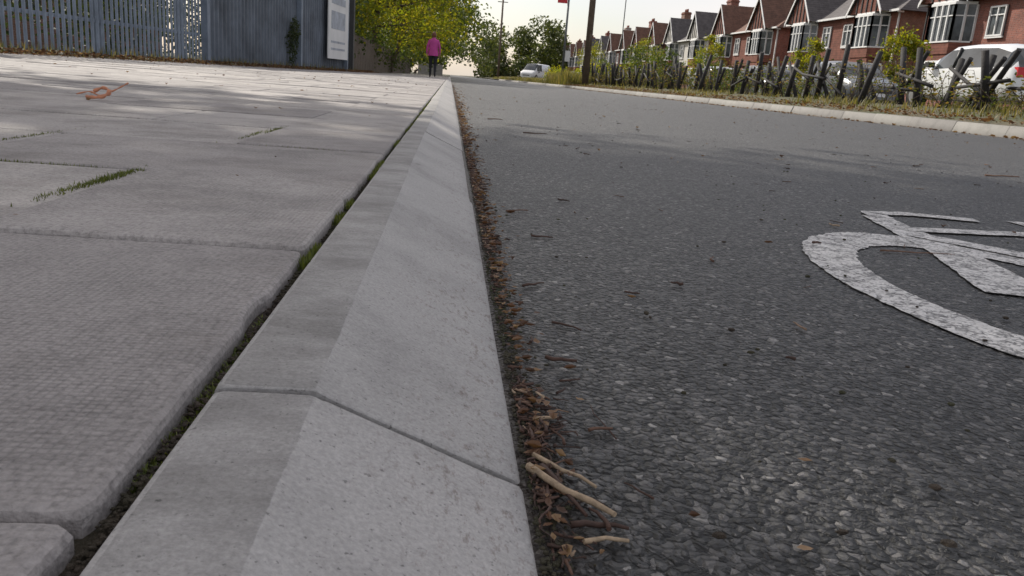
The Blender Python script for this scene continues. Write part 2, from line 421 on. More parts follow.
for (x,y,L,r,a,mi) in [(.053,.385,.062,.0024,-1.35,1),(.060,.385,.05,.0017,-1.15,0),(.057,.40,.045,.0015,-1.0,1),(.068,.332,.028,.0018,.05,0),(.072,.318,.022,.0015,.5,1),(.062,.45,.018,.0016,.3,1),(.083,.565,.024,.0018,-.25,0),(.088,.52,.016,.001,.1,0),(.075,.60,.018,.0012,1.0,0),
    (.11,.43,.05,.0005,1.9,0),(.055,.47,.02,.0014,1.2,0),(.062,.42,.02,.0012,2.2,0),(.19,.78,.016,.0012,-.8,0),(.64,1.10,.12,.0013,.2,0),(.70,1.14,.03,.001,.9,0),(.55,1.13,.016,.002,0,0),
    (1.9,2.7,.16,.003,.1,0),(1.75,2.9,.07,.003,.5,0),(.10,1.25,.04,.0014,.4,0),(.12,1.05,.03,.0014,.2,0),(.3,3.2,.10,.003,.3,0),(.2,4.1,.08,.003,.1,0),(.42,2.6,.05,.002,1.2,0),(.10,.66,.03,.0012,-.4,0),(.085,.78,.03,.0014,.8,0),(.115,.36,.02,.0008,2.0,0),(.095,.44,.016,.0012,.3,0)]:
    twig(b,(x,y,RZ+r+(.002 if y<.41 and x<.064 else 0)),L,r,a,.12,mi,7)
for k in range(160):
    y=R.uniform(.4,9); x=R.uniform(.08,min(5.5,.25+y*.7)); r=R.uniform(.0006,.0022); twig(b,(x,y,RZ+r),R.uniform(.004,.03),r,R.uniform(0,6.28),.2,0,5)
b.obj('twigs',['twig','paletwig'])
b=B()
for k in range(1100):
    y=R.expovariate(.25)+.30
    if y>25: continue
    leaf(b,(.056+abs(R.gauss(0,.008+.009*y*.5)),y,RZ+R.uniform(0,.004)),R.uniform(.003,.010)*(1+min(y,6)*.22))
for (x,y,L) in [(.098,.54,.010),(.215,.405,.009),(.19,.75,.010),(.175,.315,.008),(.075,.39,.008),(.072,.40,.010),(.36,.40,.007),(.13,.34,.007),(.075,.46,.008),(.47,1.1,.014),(.105,1.22,.014),(.066,.36,.011),(.08,.35,.008)]:
    leaf(b,(x,y,RZ+.002),L)
for k in range(300):
    y=R.uniform(1.2,14); x=R.uniform(.1,5.9); leaf(b,(x,y,RZ),R.uniform(.008,.026))
for k in range(260):
    y=R.uniform(2.2,16); x=R.uniform(fenceX(y)+.4,-.2); leaf(b,(x,y,.006),R.uniform(.010,.03))
for k in range(7):
    leaf(b,(R.uniform(-.7,-.15),R.uniform(.6,1.5),.007),R.uniform(.003,.006))
for k in range(5200):
    y=R.uniform(4,34); d=abs(R.gauss(0,.28)); leaf(b,(fenceX(y)+.05+d,y,.006+R.uniform(0,.05)*(d<.35)),R.uniform(.03,.07),0,.5)
for k in range(3500):
    y=R.uniform(7,45); x=6.15+abs(R.gauss(0,.5)); leaf(b,(x,y,.09+(x-6.15)*.1),R.uniform(.03,.07),0,.5)
for k in range(900):
    y=R.uniform(5,40); x=6.0-abs(R.gauss(0,.15)); leaf(b,(x,y,RZ),R.uniform(.02,.06),0,.5)
b.obj('fallen_leaves',['litter'])

# curled strip of orange twine
b=B(); t=simple('orange_twine',(.48,.20,.11),.7,0,.3,50)
def loop(pts,r=.002,n=10):
    P=[]
    pts=[Vector(p) for p in pts]
    for i in range(len(pts)-1):
        p0=pts[max(i-1,0)];p1=pts[i];p2=pts[i+1];p3=pts[min(i+2,len(pts)-1)]
        for k in range(n):
            u=k/n
            P.append(.5*((2*p1)+(p2-p0)*u+(2*p0-5*p1+4*p2-p3)*u*u+(3*p1-p0-3*p2+p3)*u**3))
    b.tube(P,[r*(.6+.7*abs(math.sin(q*.37))) for q in range(len(P))],6)
loop([(-1.13,2.60,.012),(-1.09,2.60,.022),(-1.05,2.58,.014),(-1.02,2.60,.03),(-1.0,2.62,.045),(-.99,2.64,.055)],.0022)
loop([(-1.07,2.53,.011),(-1.05,2.50,.012),(-1.02,2.51,.013),(-1.01,2.54,.03),(-1.035,2.56,.038),(-1.06,2.55,.025)],.0045)
loop([(-1.04,2.51,.010),(-1.01,2.53,.02),(-1.02,2.58,.03)],.004)
b.obj('twine',[t])

# ---------------------------------------------------------------- cycle symbol
b=B()
Z0=-.0462
def stroke(pts,wd,n=18,z=Z0,w2=None):
    P=[]
    for i in range(len(pts)-1):
        for k in range(n):
            f=k/n; P.append(Vector((pts[i][0]+(pts[i+1][0]-pts[i][0])*f,pts[i][1]+(pts[i+1][1]-pts[i][1])*f)))
    P.append(Vector(pts[-1]))
    prev=None
    for i,p in enumerate(P):
        d=(P[min(i+1,len(P)-1)]-P[max(i-1,0)]).normalized(); nn=Vector((-d.y,d.x))
        wv=wd+((w2 or wd)-wd)*i/(len(P)-1)
        a=p+nn*(wv/2+mnoise.noise(Vector((p.x*60,p.y*60,1)))*.004); c=p-nn*(wv/2+mnoise.noise(Vector((p.x*60,p.y*60,7)))*.004)
        if prev: b.quad((prev[0].x,prev[0].y,z),(prev[1].x,prev[1].y,z),(c.x,c.y,z),(a.x,a.y,z))
        prev=(a,c)
def wheel(cx,cy,rx,ry,wd,z):
    prev=None; n=300
    for i in range(n+1):
        a=2*math.pi*i/n; c,s=math.cos(a),math.sin(a)
        j1=1+mnoise.noise(Vector((c*6,s*6,cx)))*.014+mnoise.noise(Vector((c*34,s*34,cx)))*.014; j2=1+mnoise.noise(Vector((c*7,s*7,9)))*.014+mnoise.noise(Vector((c*34,s*34,3)))*.018
        o=(cx+rx*c*j1,cy+ry*s*j1,z); q=(cx+(rx-wd)*c*j2,cy+(ry-wd*1.7)*s*j2,z)
        if prev: b.quad(prev[1],prev[0],o,q)
        prev=(o,q)
wheel(.705,.85,.23,.41,.062,Z0)
wheel(1.44,.85,.23,.41,.062,Z0)
stroke([(.69,.86),(.765,1.12),(.83,1.47)],.095,18,Z0+.0006,.05)
stroke([(.835,1.45),(.845,1.51),(.93,1.53),(1.06,1.50)],.045,12,Z0+.0012)
stroke([(.80,1.325),(1.22,1.37)],.045,18,Z0+.0012)
stroke([(.79,1.27),(1.08,.86)],.055,18,Z0+.0018)
stroke([(1.08,.86),(1.22,1.40)],.05,18,Z0+.0012)
stroke([(1.08,.84),(1.44,.85)],.05,18,Z0+.0006)
stroke([(1.22,1.34),(1.44,.85)],.05,18,Z0+.0024)
stroke([(1.14,1.5),(1.32,1.5)],.055,10)
b.obj('cycle_lane_marking',['paint'])

# ---------------------------------------------------------------- right verge
b=B()
xs=[6.155,6.4,6.8,7.2,7.6,8.0,8.6,9.4,10.2,11.0,11.6]; zs=[.07,.10,.14,.19,.23,.25,.26,.25,.22,.17,.10]
ny=220
gv=[]
for j in range(ny):
    y=-6+j*1.0 if j<90 else 84+(j-90)*4
    for x,z in zip(xs,zs):
        gv.append((x,y,z+(mnoise.noise(Vector((x*1.5,y*1.2,0)))*.05+mnoise.noise(Vector((x*4,y*4,0)))*.02)*(x>6.3)))
b.v=gv
for j in range(ny-1):
    for i in range(len(xs)-1):
        a=j*len(xs)+i; b.f.append((a,a+1,a+1+len(xs),a+len(xs))); b.m.append(0); b.sm.append(True)
b.obj('verge',['verge'])
b=B(); b.quad((11.5,-6,.10),(18,-6,.10),(18,400,.10),(11.5,400,.10)); b.obj('service_road',['asphalt'])
b=B(); b.quad((18,-6,.14),(60,-6,.14),(60,400,.14),(18,400,.14)); b.obj('front_gardens',['verge'])
b=B()
def vz(x): 
    for i in range(len(xs)-1):
        if x<=xs[i+1]: 
            f=(x-xs[i])/(xs[i+1]-xs[i]); return zs[i]+(zs[i+1]-zs[i])*f
    return .1
for k in range(15000):
    y=8+R.random()**1.6*70; x=R.uniform(6.3,9.5)
    dn=mnoise.noise(Vector((x*.9,y*.5,4)))
    if dn<-.0: continue
    blade(b,(x,y,vz(x)-.02),R.uniform(.03,.14)*(1+max(0,dn)*1.2),R.uniform(.008,.016)*(1+y/40),R.uniform(.02,.12))
for k in range(8000):
    y=R.uniform(45,66); x=R.uniform(6.3,11)
    if R.random()<.5: x=6.3+abs(R.gauss(0,.8))
    if x/y<.118 or y>62: hm=.35
    else: hm=1
    blade(b,(x,y,vz(x)),hm*R.uniform(.2,1.0)*(.6+.8*abs(mnoise.noise(Vector((x*.4,y*.15,2))))),R.uniform(.03,.06),R.uniform(.05,.3))
for k in range(5000):
    y=R.uniform(66,125); x=R.uniform(6.3,11); blade(b,(x,y,vz(x)),R.uniform(.08,.35),R.uniform(.04,.08),R.uniform(.05,.2))
for k in range(1600):
    y=R.uniform(4,30); x=fenceX(y)+abs(R.gauss(0,.10)); blade(b,(x,y,0),R.uniform(.04,.2),.012,R.uniform(.02,.1))
b.obj('grass',['grassblade'])
# stake fence
b=B()
y=9.0
while y<48:
    x=7.7+R.uniform(-.25,.25); h=R.uniform(.8,1.15)
    ax=R.gauss(0,.16); ay=R.gauss(0,.2)
    b.tube([(x,y,.12),(x+ax*h*.5,y+ay*h*.5,.2+h*.5),(x+ax*h,y+ay*h,.2+h)],[.06,.055,.05],7)
    if R.random()<.85:
        s=R.choice([-1,1]); L=R.uniform(.5,.75)
        b.tube([(x+.1,y-s*L*.6,.2),(x+.08,y+s*L*.5,.2+h*R.uniform(.75,1.05))],[.045,.038],6)
    if R.random()<.5:
        s=R.choice([-1,1]); b.tube([(x-.1,y-.5,.2+R.uniform(.1,.5)),(x-.05,y+.7,.3+R.uniform(.1,.6))],[.03,.026],6)
    y+=R.uniform(.5,.85)*(1+y*.012)
b.obj('rustic_stake_fence',['stake'])
b=B()
for k in range(480):
    y=9+R.random()**1.2*40; x=8.0+R.uniform(-.5,.9); a=R.uniform(0,6.28); h=R.uniform(.3,.9)*(.5 if y<13 else 1); L=R.uniform(.2,.8)
    pts=[(x+math.cos(a)*L*t,y+math.sin(a)*L*t,.2+h*math.sin(t*2.4)+R.uniform(-.02,.02)) for t in (0,.25,.5,.75,1)]
    b.tube(pts,[.008,.007,.006,.005,.003],4,0)
    for q in range(16):
        p=pts[R.randrange(1,5)]; leaf(b,(p[0]+R.gauss(0,.08),p[1]+R.gauss(0,.08),p[2]+R.gauss(0,.07)),R.uniform(.04,.08),1,.5)
M['bramble']=leafmat('bramble_leaves',(.04,.07,.015),(.10,.11,.03),(.24,.16,.05),.4)
b.obj('bramble_bush',['bark','bramble'])

# ---------------------------------------------------------------- palisade fence (left)
b=B()
dirv=Vector((.1214,1,0)).normalized(); nrm=Vector((dirv.y,-dirv.x,0))
def fp(s,off,z):
    p=Vector((fenceX(2),2,0))+dirv*s+nrm*off; return (p.x,p.y,z)
s=0
while s<14.3:
    h=2.4+R.uniform(-.01,.01); w=.036; ln=R.gauss(0,.004)
    sec=[(-w,0),(-w*.55,.004),(-w*.3,.024),(w*.3,.024),(w*.55,.004),(w,0)]
    r0=[fp(s+q,o,.04) for q,o in sec]; r1=[fp(s+q+ln*2,o,h-.12) for q,o in sec]; r2=[fp(s+q*.1+ln*2,o,h) for q,o in sec]
    b.rings([r0,r1,r2],0,False,False,False)
    s+=.140
for z in (.5,1.95):
    b.rings([[fp(q,-.055,z),fp(q,-.006,z),fp(q,-.006,z+.05),fp(q,-.055,z+.05)] for q in (0,14.3)])
for q in (0,2.75,5.5,8.25,11,13.75):
    b.rings([[fp(q-.05,-.16,z),fp(q+.05,-.16,z),fp(q+.05,-.058,z),fp(q-.05,-.058,z)] for z in (0,2.35)])
b.obj('palisade_fence',['galv'])
b=B()
s0=14.4; s1=25.0; q=s0; rA=[];rB=[]
while q<s1:
    for (d,o) in ((0,0),(.09,0),(.11,.035),(.17,.035),(.19,0)):
        rA.append(fp(q+d,o,.05)); rB.append(fp(q+d,o,2.45))
    q+=.2
b.rings([rA,rB],0,False,False,False)
b.rings([[fp(k,.036,z) for k in (s0,s1)]+[fp(k,.075,z) for k in (s1,s0)] for z in (2.2,2.27)],0)
for q in (14.35,20.2,25.1):
    b.rings([[fp(q-.06,.04,z),fp(q+.06,.04,z),fp(q+.06,.17,z),fp(q-.06,.17,z)] for z in (0,2.6)],1)
b.obj('corrugated_sheet_fence',['sheet','galv'])
b=B(); b.rings([[fp(k,.18,z) for k in (22.6,24.9)]+[fp(k,.21,z) for k in (24.9,22.6)] for z in (.35,2.35)],0)
for (z0,z1,c) in ((1.9,2.1,1),(1.2,1.7,2),(.8,.86,1),(.6,.66,1)):
    b.rings([[fp(k,.2105,z) for k in (22.9,24.5)]+[fp(k,.216,z) for k in (24.5,22.9)] for z in (z0,z1)],c)
M['greyprint']=simple('grey_print',(.35,.38,.43),.5,0,.3,4)
b.obj('banner_sign',['white','greyprint','greyprint'])
b=B(); b.rings([[(x,y,z) for x,y in ((-3.55,27.6),(-3.2,27.6),(-3.2,27.95),(-3.55,27.95))] for z in (0,3.2)],0)
b.rings([[(x,y,z) for x,y in ((-3.6,27.55),(-3.15,27.55),(-3.15,28.0),(-3.6,28.0))] for z in (3.2,3.3)],0)
b.obj('gate_post',['dark'])
b=B(); y=29
while y<75:
    b.box(-3.6,y,0,-3.55,y+.13,1.3+R.uniform(-.04,.04),0); y+=.16
for q in range(29,76,3): b.box(-3.72,q,0,-3.62,q+.1,1.4,1)
b.obj('garden_fence',['tan','conc'])
b=B(); b.box(-26,9,-.02,-13.5,40,4.2,0)
for y in range(11,40,4):
    b.box(-13.52,y,1.2,-13.46,y+1.8,2.6,1)
b.quad((-13,8.6,4.15),(-13,40.4,4.15),(-20,40.4,6.8),(-20,8.6,6.8),2); b.quad((-27,8.6,4.15),(-20,8.6,6.8),(-20,40.4,6.8),(-27,40.4,4.15),2)
b.obj('brick_workshop',['brick2','glass','tile2'])

# ---------------------------------------------------------------- trees
def leafquad(b,c,sz,mi):
    n=Vector((R.gauss(0,1),R.gauss(0,1),R.gauss(0,1)+.5)).normalized()
    u=n.orthogonal().normalized(); u=Quaternion(n,R.uniform(0,6.28))@u; v=n.cross(u)
    L=sz*R.uniform(.6,1.2); W=L*R.uniform(.45,.7)
    c=Vector(c)
    i=len(b.v); b.v+=[tuple(c-u*L/2),tuple(c+v*W/2+n*.1*L),tuple(c+u*L/2),tuple(c-v*W/2+n*.1*L)]
    b.f.append((i,i+1,i+2,i+3)); b.m.append(mi); b.sm.append(False)
def tree(name,x,y,H,r,zb,nl,lm,sz=.15,nc=60,tr=.16,lean=(0,0)):
    e=empty(name,(x,y,0))
    b=B(); zt=zb+(H-zb)*.45
    trunk=[(0,0,-.05),(R.uniform(-.1,.1),R.uniform(-.1,.1),zb*.5),(lean[0]*.4+R.uniform(-.2,.2),lean[1]*.4,zb),(lean[0],lean[1],zt),(lean[0],lean[1],H*.85)]
    b.tube(trunk,[tr*1.3,tr,tr*.85,tr*.5,tr*.12],9)
    cc=[]
    zc=(H+zb)/2; hz=(H-zb)/2
    while len(cc)<nc:
        p=Vector((R.uniform(-1,1),R.uniform(-1,1),R.uniform(-1,1)))
        L=p.length
        if L>1 or L<.35: continue
        wz=1-.25*max(0,p.z)
        cc.append(Vector((lean[0]+p.x*r*wz*R.uniform(.8,1.1),lean[1]+p.y*r*wz*R.uniform(.8,1.1),zc+p.z*hz)))
    for c in cc[:int(nc*.6)]:
        z0=R.uniform(.35,.8); st=Vector((lean[0]*z0,lean[1]*z0,zb*.7+(zt-zb*.5)*z0))
        if st.z>c.z: st.z=max(zb*.6,c.z-.5)
        mid=(st+c)/2+Vector((R.uniform(-.2,.2),R.uniform(-.2,.2),-.1))
        b.tube([st,mid,c],[tr*.32,tr*.18,tr*.05],5)
    b.obj('trunk',['bark'],e)
    b=B(); per=nl//nc
    for c in cc:
        cr=r*R.uniform(.14,.30)
        for k in range(int(per*R.uniform(.6,1.4))):
            d=Vector((R.gauss(0,1),R.gauss(0,1),R.gauss(0,.75))); 
            leafquad(b,c+d*cr*.62,sz,0)
    b.obj('crown',[lm],e)
    return e
M['lyellow']=leafmat('leaves_yellow_green',(.08,.115,.012),(.15,.17,.015),(.27,.24,.02),.6)
M['lgreen']=leafmat('leaves_green',(.035,.06,.012),(.06,.09,.018),(.10,.12,.025),.4)
M['ldark']=leafmat('leaves_dark_green',(.018,.032,.010),(.03,.048,.014),(.06,.07,.02),.3)
M['lfar']=leafmat('leaves_distant',(.04,.06,.02),(.06,.08,.025),(.10,.11,.03),.35)
for (x,y,H,r,zb,n) in [(-8.4,6.3,13.5,4.2,5.5,9000),(-7.6,9.6,13,3.3,7.0,8000),(-7.8,1.5,12,4.2,3.8,6000)]:
    tree('deciduous_tree',x,y,H,r,zb,n,'lgreen',.26,55,.2,(1.2,0))
# visible trees past the fence
tree('deciduous_tree',-4.6,33,8.5,3.4,1.6,13000,'lyellow',.17,75,.12)
tree('deciduous_tree',-3.9,40,9,4.0,1.3,15000,'lyellow',.19,85,.13,(.6,0))
tree('deciduous_tree',-3.6,50,10,4.6,1.2,14000,'lyellow',.22,85,.14,(1.1,0))
tree('deciduous_tree',-4.5,62,11,4.8,1.0,10000,'lgreen',.28,75,.15,(1.2,0))
tree('deciduous_tree',-4,78,12,5.4,.8,9000,'lgreen',.34,75,.15,(.6,0))
tree('deciduous_tree',-4,95,12,5.6,.6,9000,'lgreen',.40,75,.15,(1.4,0))
def mass(name,pts,lm,sz,per,parts='foliage'):
    b=B()
    for (x,y,z,rx,ry,rz) in pts:
        for k in range(per):
            d=Vector((R.gauss(0,1),R.gauss(0,1),R.gauss(0,1))); d=d.normalized()*R.uniform(.55,1.05)
            p=(x+d.x*rx,y+d.y*ry,z+d.z*rz)
            if p[2]<0: continue
            leafquad(b,p,sz,0)
    return b.obj(name,[lm])
pts=[]
for k in range(40):
    y=R.uniform(5,28); pts.append((fenceX(y)-1.9+R.uniform(-.4,.3),y,R.uniform(.3,1.3),.8,.9,.7))
mass('hedge',pts,'ldark',.13,240)
pts=[(-4.3+R.uniform(-.6,.6),R.uniform(29,75),R.uniform(.4,2.4),1.0,1.3,.9) for k in range(60)]
mass('hedge',pts,'lgreen',.17,240)
pts=[(fp(19.6+R.uniform(-.5,.5),.1,0)[0]+.02,fp(19.6+R.uniform(-.3,.3),.1,0)[1],R.uniform(.2,1.0),.10,.22,.3) for k in range(7)]
mass('ivy_plant',pts,'ldark',.07,120)
pts=[]
while len(pts)<30:
    x=R.uniform(8.5,11); y=R.uniform(48,84)
    if x/y<.125 or .138<x/y<.158: continue
    pts.append((x,y,R.uniform(.3,1.0),1.0,1.8,.8))
mass('shrub',pts,'lyellow',.18,180)
pts=[(9.6+R.uniform(-.6,.8),R.uniform(21,50),R.uniform(.2,.55),.6,1.1,.45) for k in range(26)]
mass('shrub',pts,'lgreen',.10,200)
pts=[]
for (cx,cy,h) in ((10.2,31,1.5),(9.8,38,2.0),(10.2,45,2.6),(9.8,53,2.6)):
    for k in range(7): pts.append((cx+R.uniform(-.7,.7),cy+R.uniform(-1,1),R.uniform(.4,h-.3),.6,.8,.5))
mass('shrub',pts,'lgreen',.15,230)
pts=[(19.0+R.uniform(-.3,.3),R.uniform(24,120),R.uniform(.5,1.3),.7,1.6,.7) for k in range(60)]
mass('garden_hedge',pts,'lgreen',.16,220)
for (x,y,H,r) in [(19.5,62,4.6,1.7),(20,84,5.5,2.2),(19.5,44,3.6,1.2),(19,112,6,2.4),(19.6,35,3.4,1.2)]:
    tree('small_tree',x,y,H,r,.7,2600,'lyellow',.17,30,.08)
pts=[]
for k in range(60):
    x=R.uniform(6,25); y=R.uniform(165,185); top=12.5-abs(x-18)*.55
    pts.append((x,y,R.uniform(1,max(2,top)),2.2,2.5,1.9))
for k in range(50): pts.append((R.uniform(20,60),R.uniform(200,230),R.uniform(.5,4),3.5,3,2))
for k in range(60): pts.append((R.uniform(-40,8),R.uniform(150,175),R.uniform(.5,9),3,3,2.4))
for k in range(60): pts.append((R.uniform(40,90),R.uniform(60,210),R.uniform(1,7),3.5,3.5,2.6))
mass('distant_trees',pts,'lfar',.75,200)
b=B(); b.box(-3.4,88,0,-.8,88.25,1.1,0); b.obj('boundary_wall',['conc'])

# ---------------------------------------------------------------- houses
def window(b,x,y0,y1,z0,z1,nm,fr,gl,bars=2,th=.09):
    b.box(x-.02,y0,z0,x+.05,y1,z1,gl)
    f=.07
    b.box(x-th,y0,z0,x-.023,y1,z0+f,fr); b.box(x-th,y0,z1-f,x-.023,y1,z1,fr)
    b.box(x-th,y0,z0+f,x-.023,y0+f,z1-f,fr); b.box(x-th,y1-f,z0+f,x-.023,y1,z1-f,fr)
    for k in range(1,bars+1):
        yy=y0+(y1-y0)*k/(bars+1); b.box(x-th+.01,yy-.035,z0+f,x-.023,yy+.035,z1-f,fr)
    zt=z1-(z1-z0)*.3; b.box(x-th+.02,y0+f,zt-.025,x-.023,y1-f,zt+.025,fr)
def bay(b,xf,yc,w,z0,z1,d,fr,gl,wall):
    a=[(xf,yc-w/2),(xf-d,yc-w/2+d*.7),(xf-d,yc+w/2-d*.7),(xf,yc+w/2)]
    def ring(z,o=0): return [(p[0]-o,p[1],z) for p in a]
    zs=z0+.75 if z0<1 else z0+.55
    b.rings([ring(z0),ring(zs)],wall,False,False,False)
    b.rings([ring(zs,-.03),ring(z1-.12,-.03)],gl,False,False,False)
    b.rings([ring(z1-.12,.03),ring(z1,.03)],fr,True,False,False)
    b.rings([ring(zs-.02,.05),ring(zs+.05,.05)],fr,True,False,False)
    for i in range(3):
        p=Vector((*a[i],0)); q=Vector((*a[i+1],0)); nm=(1 if i!=1 else 3)
        for k in range(nm+2):
            c=p.lerp(q,k/(nm+1)); b.box(c.x-.045,c.y-.045,zs+.05,c.x+.045,c.y+.045,z1-.12,fr)
        for zz in (z1-.12-(z1-zs)*.28,):
            o=Vector((-.02,0,0))
            b.rings([[tuple(p+o+Vector((0,0,zz+dz))),tuple(q+o+Vector((0,0,zz+dz))),tuple(q+Vector((.04,0,zz+dz))),tuple(p+Vector((.04,0,zz+dz)))] for dz in (-.025,.025)],fr)
def house(name,y0,L,xf=24,wall='brick',roof='tile',gab='render',style=0):
    e=empty(name,(xf,y0,.14))
    D=8.5; E=5.3; Rg=8.4
    b=B()
    b.box(0,0,-.1,D,L,E,0); b.obj('walls',[wall],e)
    b=B(); 
    if style!=1: b.box(-.03,.003,2.75,-.002,L-.003,E-.05,0)
    if style!=1: b.obj('upper_facing',[gab],e)
    b=B(); o=.35; hp=3.4
    A=(-o,-o,E-.1);Bq=(D+o,-o,E-.1);C=(D+o,L+o,E-.1);Dq=(-o,L+o,E-.1); r0=(D/2,hp if style!=2 else -o,Rg); r1=(D/2,L-hp if style!=2 else L+o,Rg)
    b.quad(A,Dq,r1,r0); b.quad(Bq,r0,r1,C) ; b.tri(A,r0,Bq); b.tri(Dq,C,r1); b.quad(A,Bq,C,Dq)
    b.obj('roof',[roof],e)
    b=B(); b.box(-o-.08,-o,E-.16,-o-.005,L+o,E-.04); b.box(-.36,-.2,E-.22,-.03,-.1,E-.14)
    for yy in (.15,L-.15): b.box(-.12,yy-.04,0,-.035,yy+.04,E-.16)
    b.obj('gutter',['white' if style!=1 else 'dark'],e)
    b=B(); b.box(D/2-.5,L/2-.7,Rg-1.2,D/2+.3,L/2+.7,Rg+1.1,0)
    for k in range(4): 
        yy=L/2-.5+k*.33; b.tube([(D/2-.1,yy,Rg+1.1),(D/2-.1,yy,Rg+1.45)],[.11,.09],8,1)
    b.box(D/2-.56,L/2-.76,Rg+.85,D/2+.36,L/2+.76,Rg+.97,1)
    b.obj('chimney',[wall,'hung'],e)
    b=B()
    for sgn,yc in ((1,2.6),(-1,L-2.6)):
        w=3.0; d=.75
        g0=yc-w/2-.35; g1=yc+w/2+.35; zg=Rg-.7
        b.quad((-d-.15,g0-.15,E-.12),(-d-.15,yc,zg),(D*.42,yc,zg),(.2,g0-.15,E-.12),1)
        b.quad((-d-.15,g1+.15,E-.12),(.2,g1+.15,E-.12),(D*.42,yc,zg),(-d-.15,yc,zg),1)
        b.tri((-d+.02,g0,E-.10),(-d+.02,g1,E-.10),(-d+.02,yc,zg-.16),2)
        for (ya,yb) in ((g0-.15,yc),(g1+.15,yc)):
            b.rings([[(-d-.19,ya,E-.32),(-d-.155,ya,E-.32),(-d-.155,ya,E-.10),(-d-.19,ya,E-.10)],[(-d-.19,yb,zg-.2),(-d-.155,yb,zg-.2),(-d-.155,yb,zg+.02),(-d-.19,yb,zg+.02)]],3)
        for k in range(-2,3):
            zz=(zg-.3-E)*(1-abs(k)/3.0)+E
            b.box(-d-.03,yc+k*.55-.05,E-.08,-d+.015,yc+k*.55+.05,zz,4)
        bay(b,-.035,yc,w,.0,2.45,d,3,5,0)
        bay(b,-.035,yc,w,2.75,5.1,d,3,5,6)
        b.box(-d+.02,yc-w/2+.5,2.46,-.04,yc+w/2-.5,2.74,6)
        b.box(-d+.02,yc-w/2+.5,5.1,-.04,yc+w/2-.5,E-.1,3)
        yd=yc+sgn*3.1
        b.box(-.06,yd-.5,.0,-.036,yd+.5,2.1,4 if style!=2 else 3)
        b.box(-.09,yd-.6,2.1,-.036,yd+.6,2.22,3); b.box(-.9,yd-.8,2.38,-.036,yd+.8,2.5,1)
        window(b,-.045,yd-.55,yd+.55,3.5,4.8,'',3,5,1)
        b.box(-.12,yd-.6,3.42,-.036,yd+.6,3.497,3)
    b.obj('bays_and_windows',[wall,roof,gab,'white','dark','glass','hung'],e)
    b=B()
    b.box(2,-.03,3.4,3,-.002,4.5,0); b.box(1.93,-.05,3.33,3.07,-.032,3.4,1); b.box(1.93,-.05,4.5,3.07,-.032,4.57,1); b.box(1.93,-.05,3.4,2.0,-.032,4.5,1); b.box(3.0,-.05,3.4,3.07,-.032,4.5,1)
    b.obj('side_window',['glass','white'],e)
    return e
ys=27; i=0
sty=[('brick','tile','brick',1),('brick2','tile2','hung',0),('brick','tile','hung',0),('brick','tile2','render',2),('brick2','tile','brick',1),('brick','tile','hung',0),('render','tile2','render',0),('brick','tile','render',0),('brick','tile','render',0),('brick2','tile2','render',0),('brick','tile','render',0)]
for (wl,rf,gb,st) in sty:
    house('brick_house',ys,14.2,24+.0*i,wl,rf,gb,st); ys+=16.6; i+=1
b=B()
yy=20
while yy<150:
    b.box(18.1,yy,.1,18.32,yy+5.2,.85,0); b.box(18.06,yy-.01,.853,18.36,yy+5.21,.91,1); b.box(18.05,yy+5.21,.1,18.4,yy+5.6,1.1,0); yy+=8.3
b.obj('garden_wall',['brick','conc'])

